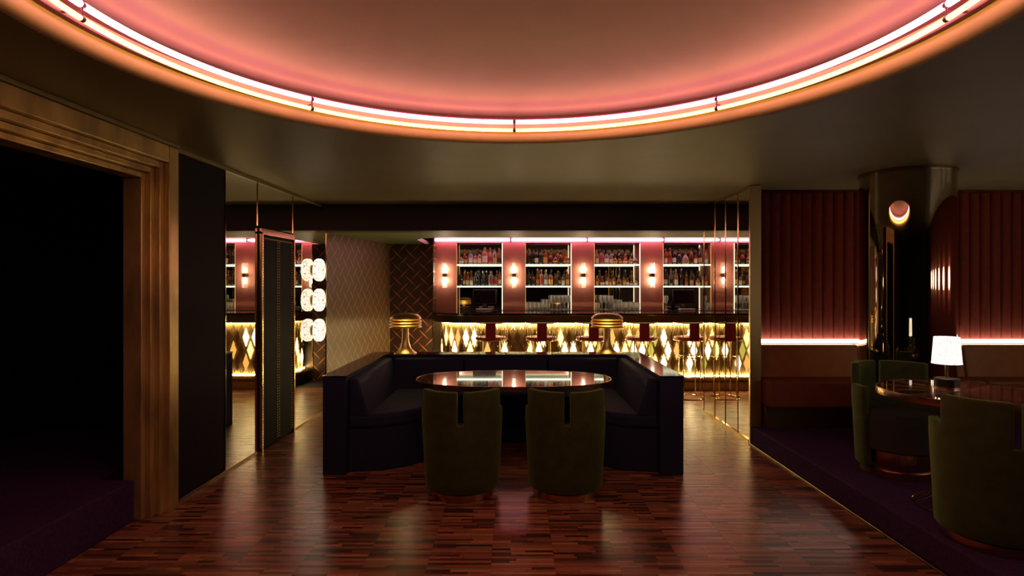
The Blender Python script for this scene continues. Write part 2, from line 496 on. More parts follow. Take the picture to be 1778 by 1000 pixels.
for i in range(1, len(corner) - 1):
    lc.prism([corner[0], corner[i], corner[i + 1]], ZL, ZL + .06)
LOWC = mat('olive_ceiling_green_light_tint', (0.15, 0.19, 0.075), rough=0.5)  # green light from tinted glass mixed into the olive paint colour
lowc = lc.build('ceiling_bar', LOWC, smooth=30)
tag(lowc, 'low olive ceiling over the bar with a lit slot', 'ceiling', kind='structure')
rc = MB()
rc.box(-1.9, 5.0, 7.9, 10.2, 2.44, 2.50)
rc.build('recess_top', NEONBACK, lowc)

# bar neon: on the back wall of the slot, above the rose panels
bneon = thing('bar_neon_light', 'pink and yellow neon line above the bottle shelves', 'neon light', (0, 9.93, 2.3))
XS = [-1.33 + 1.27 * k for k in range(6)]
for a, b_ in zip(XS, XS[1:]):
    for nm, mt, dz, rad_ in (('pink_tube', M_BPINK, -0.008, 0.021), ('yellow_tube', M_BYELLOW, 0.045, 0.012)):
        b = MB(); b.tube([(a + .012, 0, dz), (b_ - .012, 0, dz)], rad_, 10); b.build(nm, mt, bneon)
    b = MB(); b.box(a - .008, a + .008, -0.02, 0.069, -0.04, 0.07); b.build('tube_holder', RAIL, bneon)

# ------------------------------------------------------------------ left wall: dark panel, mirrors, portal, patterned wall
wl = MB()
wl.prism(lw_poly(4.17, 7.42, -0.30, -0.02), 0, ZC + 0.02)
wall_left = wl.build('wall_left', DARKWALL)
tag(wall_left, 'left wall of mirror panes and a dark fabric panel', 'wall', kind='structure')
b = MB(); b.prism(lw_poly(4.215, 4.93, -0.02, 0.0), 0.025, ZC - 0.035); b.build('fabric_panel', DARKWALL, wall_left)
MJ = [4.95, 5.53, 6.36, 7.40]
DZ = 2.045                                   # door head
b = MB(); b.prism(lw_poly(MJ[0] + .006, MJ[1] - .006, -0.02, 0.0), 0.02, ZC - 0.03); b.build('mirror_pane', MIRROR, wall_left)
b = MB(); b.prism(lw_poly(MJ[2] + .006, MJ[3] - .006, -0.02, 0.0), 0.02, ZC - 0.03); b.build('mirror_pane', MIRROR, wall_left)
b = MB(); b.prism(lw_poly(MJ[1] + .006, MJ[2] - .006, -0.02, 0.0), DZ + 0.045, ZC - 0.03); b.build('mirror_pane', MIRROR, wall_left)
for yy in (4.205, 4.94, MJ[1], MJ[2], MJ[3] + .004):
    z0 = DZ + .05 if yy in (MJ[1], MJ[2]) else 0.02
    b = MB(); b.prism(lw_poly(yy - .005, yy + .005, -0.02, 0.006), z0, ZC - 0.03); b.build('brass_strip', BRASS_POL, wall_left)
for a, c in ((4.2, MJ[1] - .02), (MJ[2] + .02, 7.41)):
    b = MB(); b.prism(lw_poly(a, c, -0.02, 0.010), 0.0, 0.02); b.build('brass_skirting', BRASS_DK, wall_left)
b = MB(); b.prism(lw_poly(4.17, 7.21, -0.02, 0.016), ZC - 0.03, ZC - 0.002); 
tr = b.build('trim_1', CORN); tag(tr, 'slim olive cornice where left wall meets ceiling', 'cornice', kind='structure')

# studded door in the mirror wall
d1 = bpy.data.objects.new('door_1', None); COL.objects.link(d1); d1.location = (LX(5.945), 5.945, 0)
tag(d1, 'narrow black studded leather door with brass frame in mirror wall', 'door', kind='structure')
def local(o, m_):
    for i, p in enumerate(m_.v): m_.v[i] = (p[0] - o.location[0], p[1] - o.location[1], p[2] - o.location[2])
    return m_
DA, DB_ = MJ[1] + 0.02, MJ[2] - 0.02
b = MB(); b.prism(lw_poly(DA + .03, DB_ - .03, -0.02, 0.02), 0.012, DZ - .03); local(d1, b).build('door_leaf', DOORL, d1, bevel=0.006)
for (a, c, z0, z1) in ((DA, DA + .03, 0, DZ), (DB_ - .03, DB_, 0, DZ), (DA, DB_, DZ - .028, DZ + .03)):
    b = MB(); b.prism(lw_poly(a, c, -0.02, 0.035), z0, z1); local(d1, b).build('frame_bar', BRASS, d1, bevel=0.004)
b = MB()
def stud(Y, z):
    x0 = LX(Y, 0.020); q = 0.0095; h = 0.009
    b.add([(x0, Y - q, z), (x0, Y, z - q), (x0, Y + q, z), (x0, Y, z + q), (x0 + h, Y, z)], [[0, 1, 4], [1, 2, 4], [2, 3, 4], [3, 0, 4]])
mid = (DA + DB_) / 2
for i in range(74):
    z = 0.05 + i * 0.0262
    for Y in (DA + .055, mid - .020, mid + .020, DB_ - .055): stud(Y, z)
for i in range(24): stud(DA + .055 + i * (DB_ - DA - .11) / 23, 1.985)
so = local(d1, b).build('studs', STUDM, d1, smooth=0); so['kind'] = 'stuff'

# stepped gold portal
po = bpy.data.objects.new('door_2', None); COL.objects.link(po); po.location = (LX(3.2), 3.2, 0)
tag(po, 'stepped gilded portal framing the dark carpeted doorway at left', 'doorway', kind='structure')
NEAR = 2.25                                   # near side of opening
steps = [(4.175, 4.065, 0.065, 2.492, 2.378), (4.065, 4.018, 0.030, 2.378, 2.332), (4.018, 3.975, -0.005, 2.332, 2.292), (3.975, 3.935, -0.040, 2.292, 2.254)]
for (ya, yb, off, za, zb) in steps:
    e = yb - NEAR; yn = NEAR - (yb - 3.935); yn2 = NEAR - (ya - 3.935)
    b = MB(); b.prism(lw_poly(yb, ya, off - 0.18 if off > -0.03 else -0.165, off), 0, za - 0.0); local(po, b).build('jamb_step', GOLDLEAF, po, bevel=0.006)
    b = MB(); b.prism(lw_poly(yn2, yn, off - 0.18 if off > -0.03 else -0.165, off), 0, za); local(po, b).build('jamb_step', GOLDLEAF, po, bevel=0.006)
    b = MB(); b.prism(lw_poly(yn, yb, off - 0.18 if off > -0.03 else -0.165, off), zb, za); local(po, b).build('head_step', GOLDLEAF, po, bevel=0.006)
b = MB(); b.prism(lw_poly(-2.6, NEAR - 0.24, -0.3, -0.0), 0, ZC + .02)
o = b.build('wall_left_near', DARKWALL); tag(o, 'dark fabric wall on the near side of the gilded portal', 'wall', kind='structure')
b = MB(); b.prism(lw_poly(NEAR - .24, 4.175, -0.3, -0.02), 2.492, ZC + .02)
b.build('lintel', DARKWALL, o)
b = MB(); b.prism(lw_poly(NEAR - .24, 4.175, -0.02, 0.075), ZC - 0.026, ZC - 0.002); b.build('cornice', CORN, o)
# vestibule beyond the portal
b = MB()
b.box(-4.3, -4.2, NEAR - 1.2, 5.4, 0, ZC)
b.box(-4.2, LX(4.2) - .31, 5.3, 5.4, 0, ZC)
b.box(-4.2, LX(1) - .31, NEAR - 1.2, NEAR - 1.1, 0, ZC)
o = b.build('wall_vestibule', DARKWALL); tag(o, 'near-black vestibule walls behind the gilded portal', 'wall', kind='structure')
b = MB(); b.box(-4.2, LX(3.2) - 0.066, NEAR + .005, 3.93, 0.0, 0.27)
b.box(-4.2, LX(3.2) - 0.32, NEAR - 1.1, 5.3, 0.0, 0.265)
o = b.build('carpet_step', CARPET, bevel=0.012); tag(o, 'raised purple carpeted step in the gilded portal', 'step', kind='structure')

# patterned walls beside the bar
def uv_wall(name, pts, z0, z1, m_, thick=0.1):
    me = bpy.data.meshes.new(name); vs_, fs_, uvs = [], [], []
    s = 0.0
    (xa, ya), (xb, yb) = pts
    L = math.hypot(xb - xa, yb - ya); tx, ty = (xb - xa) / L, (yb - ya) / L; nx, ny = -ty, tx     # thickness to the left of travel
    base = [(xa, ya), (xb, yb), (xb + nx * thick, yb + ny * thick), (xa + nx * thick, ya + ny * thick)]
    vs_ = [(p[0], p[1], z0) for p in base] + [(p[0], p[1], z1) for p in base]
    fs_ = [[0, 1, 5, 4], [1, 2, 6, 5], [2, 3, 7, 6], [3, 0, 4, 7], [4, 5, 6, 7], [3, 2, 1, 0]]
    me.from_pydata(vs_, [], fs_); me.materials.append(m_)
    ul = me.uv_layers.new(name='UVMap')
    su = {0: 0, 1: L, 2: L, 3: 0}
    for poly in me.polygons:
        for li in poly.loop_indices:
            vi = me.loops[li].vertex_index
            ul.data[li].uv = (su[vi % 4], me.vertices[vi].co.z)
    o = bpy.data.objects.new(name, me); COL.objects.link(o); return o
FX, FY = -1.99, 9.60
o = uv_wall('wall_patterned', [(LX(7.425) , 7.425), (FX, FY)], 0, ZL, WP_SIDE)
tag(o, 'wall papered with diagonal darts beside the mirrors, sconce light in its colour', 'wall', kind='structure')
o = uv_wall('wall_back', [(FX, FY), (-1.305, FY)], 0, ZL, WP_BACK, 0.4)
tag(o, 'dark brown papered wall with copper diagonal darts beside the bar', 'wall', kind='structure')
b = MB(); b.box(-1.305, -1.293, FY - .012, FY + .0, 0, ZL); b.build('edge_strip', BRASS, o)

# ------------------------------------------------------------------ right mirror wall
b = MB(); b.box(XR + .02, XR + .10, 5.88, 7.30, 0, ZC)
wall_right = b.build('wall_right', DARKWALL); tag(wall_right, 'short mirrored wall fin at right with brass edge', 'wall', kind='structure')
RJ = [5.875, 6.19, 6.555, 6.90, 7.30]
for a, c in zip(RJ, RJ[1:]):
    box('mirror_pane', MIRROR, wall_right, XR, XR + .02, a + .004, c - .004, .03, ZC - .03)
for yy in RJ[1:]:
    box('brass_strip', BRASS_POL, wall_right, XR - .006, XR + .02, yy - .005, yy + .005, 0.03, ZC - .03)
box('brass_skirting', BRASS_POL, wall_right, XR - .014, XR + .02, 5.88, 7.3, 0, .03)
box('brass_cornice', BRASS, wall_right, XR - .010, XR + .02, 5.88, YB, ZC - .028, ZC - .001)
box('brass_edge', BRASS_SOFT, wall_right, XR - .010, XR + .10, 5.84, 5.875, 0, ZC - .001, bevel=0.004)
box('back_panel', DARKWALL, wall_right, XR + .1, 5.8, 7.10, 7.21, 0, ZC)

# ------------------------------------------------------------------ platform, red channel wall, banquette
b = MB(); b.prism([(XR, -2.6), (5.6, -2.6), (5.6, 6.15), (XR + .105, 6.15), (XR + .105, 5.838), (XR, 5.838)], 0, PZ)
plat = b.build('floor_platform', CARPET, bevel=0.012); tag(plat, 'raised purple carpet platform on the right', 'platform', kind='structure')
b = MB(); b.box(XR - .028, XR - .001, -2.6, 5.84, 0, .012); o = b.build('trim_2', BRASS_DK, bevel=0.003)
tag(o, 'brass strip along the foot of the carpet platform', 'trim', kind='structure')
YW = 6.16
b = MB(); b.box(XR + .10, 5.8, YW, YW + .1, 0, ZC)
wback = b.build('wall_red', REDWALL); tag(wback, 'oxblood wall of upright fabric channels above the rust banquette', 'wall', kind='structure')
pm = MB()
cwid = 0.1075
prof = [(0.0, 0.0), (0.003, -0.012), (0.016, -0.026), (0.040, -0.034), (0.068, -0.034), (0.092, -0.024), (0.1045, -0.010), (0.107, 0.0)]
rows = [[(p[0], p[1], 0.0) for p in prof], [(p[0], p[1], 1.0) for p in prof]]
pm.sweep(rows)
cp = None
for k in range(30):
    x = XR + .105 + k * cwid
    if x + cwid > 5.6: break
    if cp is None:
        cp = pm.build('fabric_channel', REDWALL, wback, smooth=50); o = cp
    else: o = inst(cp, 'fabric_channel', wback)
    o.location = (x, YW, 1.0); o.scale = (1, 1, ZC - 1.03)
b = MB(); b.box(XR + .11, 5.5, YW - .075, YW - .036, .955, .990)
o = b.build('wall_led_strip', M_WLED); tag(o, 'white light strip above the rust banquette backrest', 'light strip')
bq = thing('banquette', 'rust leather wall banquette with russet seat and bronze plinth', 'banquette', (XR + .11, YW - .036, PZ))
for (x0, x1) in ((0.0, 1.03), (1.04, 2.07), (2.08, 3.1)):
    b = MB(); b.prism([(0, 0), (0, 1), (1, 1), (1, 0)], 0, 1)
    b = MB()
    sec = [(-.0, .44), (-.18, .44), (-.115, .775), (-.0, .775)]
    b.sweep([[(x0, p[0], p[1]) for p in sec], [(x1, p[0], p[1]) for p in sec]])
    b.build('backrest', RUST, bq, bevel=0.022, seg=3)
    b = MB(); b.box(x0, x1, -.44, -.10, .20, .465); b.build('seat', RUST_DK, bq, bevel=0.03, seg=3)
b = MB(); b.box(0, 3.1, -.38, 0, 0, .205); b.build('plinth', BRASS_DK, bq)
# unseen far right and rear walls
b = MB(); b.box(5.6, 5.75, -2.6, YW, 0, ZC); o = b.build('wall_far_right', REDWALL); tag(o, 'oxblood wall far right, seen only as column reflection', 'wall', kind='structure')
b = MB(); b.box(-2.6, 5.8, -2.75, -2.6, 0, ZC); o = b.build('wall_rear', DARKWALL); tag(o, 'dark wall behind the viewpoint', 'wall', kind='structure')

# polished column
colm = thing('round_column', 'polished bronze mirror column beside the oxblood wall', 'column', (3.425, 5.23, PZ))
b = MB(); 
for k in range(3):
    a0 = math.radians(-103 + 120 * k) + .004; a1 = a0 + 2 * PI / 3 - .008
    b = MB(); b.lathe([(.345, 0.05), (.36, 0.05), (.36, ZC - PZ - .02), (.345, ZC - PZ - .02)], 40, a0=a0, a1=a1); b.build('metal_panel', COLUMN, colm, smooth=30)
b = MB(); b.lathe([(.372, ZC - PZ - .022), (.372, ZC - PZ - .002)], 64); b.build('top_collar', BRASS_DK, colm)
b = MB(); b.lathe([(.372, 0.0), (.372, 0.05)], 64); b.build('foot_collar', BRASS_DK, colm)
b = MB(); b.lathe([(.350, 0.02), (.350, ZC - PZ - .01)], 48); b.build('core', RAIL, colm)

# ------------------------------------------------------------------ back bar
YP = 10.0
PXC = [-1.154 + 1.149 * i for i in range(5)]
def lbox(name, m_, parent, *d, **k): return box(name, m_, parent, *d, **k)
b = MB(); b.box(-1.9, 5.8, YP + .27, YP + .35, 0, 2.5)
wbar = b.build('wall_bar', BEAM); tag(wbar, 'rose panelled wall with mirrored bays behind the bar', 'wall', kind='structure')
for i, x in enumerate(PXC):
    box('rose_panel', PINKPANEL, wbar, x - .19, x + .19, YP, YP + .27, 1.13, 2.245)
for i in range(5):
    box('neon_backing', NEONBACK, wbar, -1.36 + i * 1.2, -1.36 + (i + 1) * 1.2 - .002, YP, YP + .27, 2.25, 2.44)
BAYS = []
BAYN = ['leftmost', 'second', 'third', 'fourth', 'fifth']
for i in range(5):
    x0 = PXC[i] + .192; x1 = (PXC[i + 1] - .192) if i < 4 else 4.5
    BAYS.append((x0, x1))
    box('bay_mirror', MIRROR_DK, wbar, x0 - .002, x1 + .002, YP + .255, YP + .27, 1.13, 2.245)
    for zz, lev in ((1.515, 'lower'), (1.878, 'upper')):
        t = thing('glass_shelf', '%s glass shelf with glowing front edge in the %s bottle bay' % (lev, BAYN[i]), 'shelf', (x0, YP, zz), 0, 'lit glass shelves')
        box('glass_plate', SHELFG, t, 0, x1 - x0, .012, .25, -.007, .007)
        box('led_strip', M_SHELF, t, 0, x1 - x0, .0, .0115, -.010, .008)
    box('upright_led', M_VLED, wbar, x1 - .009, x1, YP - .006, YP + .006, 1.135, 2.24)
    box('upright_led', M_VLEDA, wbar, x0, x0 + .004, YP - .002, YP + .006, 1.135, 2.24)
bb = thing('back_counter', 'black stone counter under the bottle bays', 'counter', (0, YP, 0))
box('bay_sill', STONE, wbar, -1.30, 4.6, YP, YP + .254, 1.08, 1.13)
box('stone_top', STONE, bb, -1.30, 4.6, -.32, -.001, 1.08, 1.13, bevel=.004)
box('cabinet', FASCIA, bb, -1.30, 4.6, -.28, -.001, 0.0, 1.08)
b = MB(); b.box(4.7, 4.8, 7.47, 10.27, 0, 2.44); o = b.build('wall_bar_end', PINKPANEL); tag(o, 'wall closing the bar at its hidden right end', 'wall', kind='structure')

def panel_sconce(i, x):
    t = thing('wall_sconce', '%s glass up-and-down wall sconce on a rose bar panel, counting from the left' % ORD[i], 'wall lamp', (x, YP, 1.705), 0, 'sconces on the rose panels')
    box('bracket', BRASS_DK, t, -.032, .032, -.085, -.0, -.03, .03, bevel=.004)
    for s_ in (1, -1):
        z0, z1 = (.03, .21) if s_ > 0 else (-.21, -.03)
        b = MB(); b.box(-.034, .034, -.083, -.013, z0, z1); g = b.build('glass_tube', CLEARG, t)
        zc = (.09 if s_ > 0 else -.09)
        b = MB(); b.lathe([(.001, -.045), (.012, -.04), (.016, 0), (.012, .04), (.001, .045)], 12, (0, -.048, zc), caps=False); b.build('bulb', M_BULB, g)
for i, x in enumerate(PXC[:4]): panel_sconce(i, x)

# bottles ------------------------------------------------------------
GL = {
 'dark green': mat('bottle_dark_green', (0.010, 0.020, 0.012), rough=0.06, spec=0.9, coat=0.6),
 'black': mat('bottle_black', (0.008, 0.007, 0.008), rough=0.08, spec=0.9, coat=0.6),
 'amber': glass('bottle_amber', (0.60, 0.24, 0.05), 0.55),
 'whisky brown': glass('bottle_brown', (0.38, 0.12, 0.03), 0.45),
 'clear': glass('bottle_clear', (0.86, 0.84, 0.80), 0.8),
 'pale blue': glass('bottle_blue', (0.50, 0.62, 0.85), 0.6),
 'rose': glass('bottle_rose', (0.80, 0.40, 0.32), 0.6)}
LAB = {'white': mat('label_white', (0.70, 0.62, 0.54), rough=0.6), 'cream': mat('label_cream', (0.66, 0.50, 0.30), rough=0.6),
       'gold': mat('label_gold', (0.70, 0.38, 0.10), rough=0.4, metal=0.3), 'red': mat('label_red', (0.40, 0.05, 0.04), rough=0.6),
       'black': mat('label_black', (0.02, 0.015, 0.015), rough=0.6)}
CAPM = [mat('cap_black', (0.012, 0.012, 0.012), rough=0.35), mat('cap_gold', (0.65, 0.42, 0.14), rough=0.3, metal=1.0), mat('cap_silver', (0.55, 0.52, 0.5), rough=0.3, metal=1.0)]
SHAPES = {   # profile, body radius, label band (z0, z1), cap (r, z0, z1)
 'tall': ([(.001, 0), (.034, 0), (.037, .006), (.037, .165), (.032, .195), (.016, .225), (.013, .24), (.013, .285)], .0375, (.04, .12), (.0145, .262, .302)),
 'square-shouldered': ([(.001, 0), (.038, 0), (.041, .006), (.041, .16), (.036, .178), (.016, .19), (.014, .20), (.014, .225)], .0415, (.035, .125), (.0165, .215, .25)),
 'squat': ([(.001, 0), (.044, 0), (.052, .02), (.054, .06), (.046, .105), (.024, .135), (.014, .15), (.014, .18)], .0545, (.04, .075), (.018, .175, .205)),
 'slender': ([(.001, 0), (.027, 0), (.029, .006), (.028, .17), (.020, .215), (.012, .25), (.0115, .30)], .0295, (.05, .12), (.0135, .275, .315)),
 'round-shouldered': ([(.001, 0), (.036, 0), (.040, .008), (.042, .09), (.042, .14), (.030, .175), (.015, .19), (.014, .215)], .0425, (.04, .11), (.0165, .205, .235))}
BCACHE = {}
def bottle(shape, gcol, lab, capi, loc, sc_, label, group):
    key = (shape, gcol, lab, capi)
    t = thing('bottle', label, 'bottle', loc, random.uniform(-.5, .5), group); t.scale = (sc_, sc_, sc_)
    if key not in BCACHE:
        pr, br, (l0, l1), (cr, c0, c1) = SHAPES[shape]
        nseg = 4 if shape == 'square-shouldered' else 18
        b = MB(); b.lathe(pr, 18, caps=False); o1 = b.build('glass_body', GL[gcol], t)
        b = MB(); b.lathe([(br + .0012, l0), (br + .0012, l1)], 12, a0=-PI / 2 - 1.15, a1=-PI / 2 + 1.15, caps=False); o2 = b.build('paper_label', LAB[lab], t)
        b = MB(); b.lathe([(cr, c0), (cr, c1)], 12); o3 = b.build('cap', CAPM[capi], t)
        BCACHE[key] = (o1, o2, o3)
    else:
        for nm, src in zip(('glass_body', 'paper_label', 'cap'), BCACHE[key]): inst(src, nm, t)
    return t
ROWS = {   # (bay, shelf): list of (x fraction, shape, glass, label, cap, scale)
}
rb = random.Random(21)
def mk(spec): return spec
upper = [
 [('squat', 'clear', 'white', 0, .85), ('round-shouldered', 'whisky brown', 'gold', 0, .8), ('square-shouldered', 'pale blue', 'white', 2, 1.0), ('round-shouldered', 'rose', 'cream', 1, .85), ('square-shouldered', 'clear', 'cream', 0, .9), ('square-shouldered', 'rose', 'white', 2, 1.22), ('tall', 'rose', 'red', 1, .98), ('tall', 'clear', 'gold', 0, 1.0), ('tall', 'whisky brown', 'black', 1, .97)],
 [('tall', 'black', 'black', 1, .95), ('slender', 'dark green', 'black', 0, .92), ('tall', 'black', 'cream', 0, .98), ('tall', 'dark green', 'black', 0, .95), ('square-shouldered', 'whisky brown', 'gold', 1, 1.08), ('round-shouldered', 'amber', 'black', 1, .9), ('squat', 'black', 'gold', 1, .95), ('round-shouldered', 'whisky brown', 'black', 0, .95), ('squat', 'whisky brown', 'gold', 1, 1.0)],
 [('tall', 'clear', 'white', 2, 1.0), ('square-shouldered', 'rose', 'red', 0, 1.18), ('round-shouldered', 'clear', 'white', 0, 1.1), ('tall', 'clear', 'cream', 1, .9), ('squat', 'amber', 'gold', 0, .9), ('squat', 'whisky brown', 'gold', 1, .8), ('squat', 'amber', 'cream', 2, .95), ('squat', 'rose', 'gold', 1, .8), ('squat', 'clear', 'black', 2, .95)],
 [('tall', 'amber', 'white', 1, .95), ('tall', 'whisky brown', 'red', 2, .98), ('tall', 'black', 'white', 0, 1.0), ('round-shouldered', 'dark green', 'black', 2, 1.0), ('squat', 'clear', 'gold', 1, 1.15), ('tall', 'whisky brown', 'black', 0, .98), ('square-shouldered', 'whisky brown', 'white', 0, .85), ('tall', 'dark green', 'gold', 1, 1.0), ('tall', 'rose', 'black', 0, .85)]]
lower = [
 [('tall', 'black', 'black', 0, .95), ('slender', 'amber', 'white', 1, .8), ('tall', 'whisky brown', 'cream', 1, .85), ('square-shouldered', 'rose', 'white', 0, .8), ('tall', 'dark green', 'black', 0, .85), ('slender', 'dark green', 'black', 0, .92), ('tall', 'dark green', 'black', 2, .9), ('slender', 'black', 'black', 2, .88), ('square-shouldered', 'clear', 'red', 1, 1.08), ('round-shouldered', 'rose', 'red', 0, .85), ('slender', 'amber', 'white', 0, .93)],
 [('tall', 'dark green', 'black', 0, .95), ('round-shouldered', 'whisky brown', 'black', 0, .85), ('slender', 'amber', 'gold', 1, .95), ('tall', 'rose', 'red', 1, .95), ('tall', 'clear', 'white', 1, .95), ('round-shouldered', 'amber', 'gold', 0, 1.0), ('square-shouldered', 'whisky brown', 'black', 0, .9), ('slender', 'dark green', 'gold', 0, .8), ('square-shouldered', 'clear', 'white', 0, .78), ('tall', 'whisky brown', 'gold', 1, .95)],
 [('round-shouldered', 'amber', 'gold', 1, .85), ('squat', 'whisky brown', 'white', 2, .95), ('round-shouldered', 'amber', 'cream', 0, .85), ('square-shouldered', 'clear', 'gold', 0, .65), ('round-shouldered', 'whisky brown', 'gold', 0, .85), ('squat', 'amber', 'black', 1, 1.0), ('square-shouldered', 'whisky brown', 'gold', 0, .85), ('round-shouldered', 'amber', 'white', 1, .7), ('squat', 'amber', 'cream', 0, .7), ('squat', 'clear', 'white', 0, .72)],
 [('tall', 'dark green', 'white', 1, .95), ('slender', 'clear', 'black', 2, .95), ('tall', 'rose', 'white', 1, .92), ('slender', 'black', 'black', 2, .95), ('round-shouldered', 'whisky brown', 'red', 0, .7), ('tall', 'black', 'gold', 0, .88), ('squat', 'rose', 'gold', 0, .8), ('square-shouldered', 'clear', 'cream', 2, .85)]]
for bi in range(4):
    x0, x1 = BAYS[bi]
    for lev, (zz, rows_) in (('upper', (1.886, upper)), ('lower', (1.523, lower))):
        items = rows_[bi]; nn = len(items)
        tot = sum(2 * SHAPES[q[0]][1] * q[4] for q in items); avail = x1 - x0 - .05
        fac = min(1.0, (avail - .004 * nn) / tot); gap = (avail - tot * fac) / (nn - 1); cur = x0 + .025
        for k, (sh, gc, lb, cpi, s_) in enumerate(items):
            s_ *= fac; br = SHAPES[sh][1] * s_
            xx = cur + br; cur += 2 * br + gap; yy = YP + .078
            bottle(sh, gc, lb, cpi, (xx, yy, zz), s_,
                   '%s %s bottle with %s label, %s from left, %s shelf, %s bay' % (gc, sh, lb, ORD[k], lev, BAYN[bi]), 'bottles on the back bar shelves')
# second, denser row behind in the upper bays
for bi in range(4):
    x0, x1 = BAYS[bi]
    for lev, zz in (('upper', 1.886), ('lower', 1.523)):
        nn = 6
        for k in range(nn):
            sh = rb.choice(['tall', 'slender', 'tall']); gc = rb.choice(['black', 'dark green', 'whisky brown', 'amber'])
            lb = rb.choice(['black', 'gold', 'cream'])
            bottle(sh, gc, lb, rb.randrange(3), (x0 + .12 + (x1 - x0 - .22) * k / (nn - 1), YP + .205, zz), .88,
                   '%s %s bottle, %s from left in rear row, %s shelf, %s bay' % (gc, sh, ORD[k], lev, BAYN[bi]), 'bottles on the back bar shelves')

# glasses -------------------------------------------------------------
TUM = [(.001, .004), (.030, .004), (.0315, 0), (.036, .10), (.036, .118), (.034, .118), (.029, .012), (.001, .012)]
HIGH = [(.001, .004), (.027, .004), (.029, 0), (.034, .15), (.034, .165), (.032, .165), (.026, .014), (.001, .014)]
WINE = [(.001, 0), (.028, 0), (.028, .003), (.006, .010), (.004, .10), (.012, .115), (.028, .145), (.033, .18), (.029, .235), (.0275, .235), (.031, .18), (.026, .147), (.001, .12)]
GCACHE = {}
def drink_glass(kind, prof, loc, label):
    o = bpy.data.objects.new(kind, None)
    if kind not in GCACHE:
        b = MB(); b.lathe(prof, 14, caps=False); o = b.build(kind, CLEARG); GCACHE[kind] = o
    else: o = inst(GCACHE[kind], kind, None)
    o.location = loc
    tag(o, label, 'glass', 'glasses on the back bar counter'); return o
GROWS = {1: ['tumbler'] * 4 + ['highball'] * 2 + ['wine_glass'] * 5, 2: ['tumbler'] * 1 + ['wine_glass'] * 3 + ['highball'] * 2 + ['tumbler'] * 4}
GP = {'tumbler': TUM, 'highball': HIGH, 'wine_glass': WINE}
GNAME = {'tumbler': 'short clear tumbler', 'highball': 'tall clear highball glass', 'wine_glass': 'stemmed clear wine glass'}
for bi, row in GROWS.items():
    x0, x1 = BAYS[bi]
    for rowi, (dy, rn) in enumerate(((-.06, 'front'), (.03, 'second'), (.12, 'rear'))):
        for k, kd in enumerate(row):
            drink_glass(kd, GP[kd], (x0 + .05 + (x1 - x0 - .10) * k / (len(row) - 1), YP + dy, 1.13),
                        '%s, %s from left in the %s row of the %s bay' % (GNAME[kd], ORD[k], rn, BAYN[bi]))
for k in range(5):
    for rowi, (dy, rn) in enumerate(((-.04, 'front'), (.06, 'rear'))):
        drink_glass('wine_glass', WINE, (PXC[3] - .52 + .06 + k * .085 - .40 + .16, YP + dy - .0, 1.13) if False else (BAYS[3][0] + .045 + k * .0 , YP + dy, 1.13),
                    'stemmed clear wine glass at left end of the fourth bay, %s row' % rn) if k == 0 else None

# tills ---------------------------------------------------------------
def till(x, rz, label):
    t = thing('till_monitor', label, 'monitor', (x, YP - .08, 1.13), rz, 'till monitors on the back bar')
    b = MB(); b.box(-.19, .19, -.012, .012, .10, .335); s_ = b.build('housing', BLACKP, t, bevel=.006)
    b = MB(); b.box(-.178, .178, -.0135, -.012, .115, .322); b.build('display', SCREEN, t)
    b = MB(); b.box(-.03, .03, -.0, .05, .015, .2); b.build('stand', BLACKP, t)
    b = MB(); b.box(-.10, .10, -.07, .08, 0, .014); b.build('foot', BLACKP, t)
    b = MB(); b.box(-.13, .13, -.16, -.075, 0, .028); b.build('keypad', PAPERW, t, bevel=.004)
till((841 - 893) * 9.92 / F, 0.0, 'black till monitor on back counter in leftmost shelf bay')
till((1187 - 893) * 9.92 / F, 0.16, 'black till monitor on back counter in fourth shelf bay')

# ------------------------------------------------------------------ bar counter
BXL, BYF, BRR, BCY = -1.12, 8.85, 0.55, 9.40
L1 = 0.27; L2 = BRR * PI / 2; BXE = 4.5; L3 = BXE - (BXL + BRR); LT = L1 + L2 + L3
def bpath(s):
    if s < L1: return (BXL, BCY + L1 - s), (-1, 0)
    if s < L1 + L2:
        a = PI + (s - L1) / BRR
        return (BXL + BRR + BRR * math.cos(a), BCY + BRR * math.sin(a)), (math.cos(a), math.sin(a))
    return (BXL + BRR + (s - L1 - L2), BYF), (0, -1)
def bp(s, off, z):
    p, n_ = bpath(s); return (p[0] + n_[0] * off, p[1] + n_[1] * off, z)
SV = [0, L1 * .999] + [L1 + L2 * i / 20 for i in range(1, 20)] + [L1 + L2 * 1.001, LT]
bar = thing('bar_counter', 'curved bar with black top and glowing harlequin diamond front', 'bar', (0, 0, 0))
def bsweep(name, prof, m_, parent=bar, s0=0, s1=LT, bevel=0.0, smooth=30):
    sv = [s_ for s_ in SV if s0 < s_ < s1]; sv = [s0] + sv + [s1]
    b = MB(); b.sweep([[bp(s_, o_, z_) for (o_, z_) in prof] for s_ in sv])
    return b.build(name, m_, parent, smooth=smooth, bevel=bevel)
bsweep('countertop', [(-.48, 1.10), (.16, 1.10), (.165, 1.105), (.165, 1.128), (.16, 1.132), (-.48, 1.132)], STONE, smooth=25)
bsweep('edge_band', [(.150, 1.094), (.166, 1.094), (.166, 1.100), (.150, 1.100)], BRASS)
bsweep('fascia', [(.02, .985), (.135, .985), (.150, 1.0), (.150, 1.094), (.02, 1.094)], FASCIA)
bsweep('front_backing', [(-.04, .17), (0, .17), (0, .985), (-.04, .985)], BARBACK)
bsweep('led_strip', [(.010, .972), (.030, .972), (.030, .984), (.010, .984)], M_CLED)
bsweep('led_strip', [(.012, .205), (.026, .205), (.026, .213), (.012, .213)], M_CLED)
bsweep('plinth', [(-.04, 0), (.06, 0), (.06, .11), (.12, .13), (.14, .15), (.14, .175), (.13, .19), (.10, .198), (-.04, .2)], BRASS_DK, smooth=25)
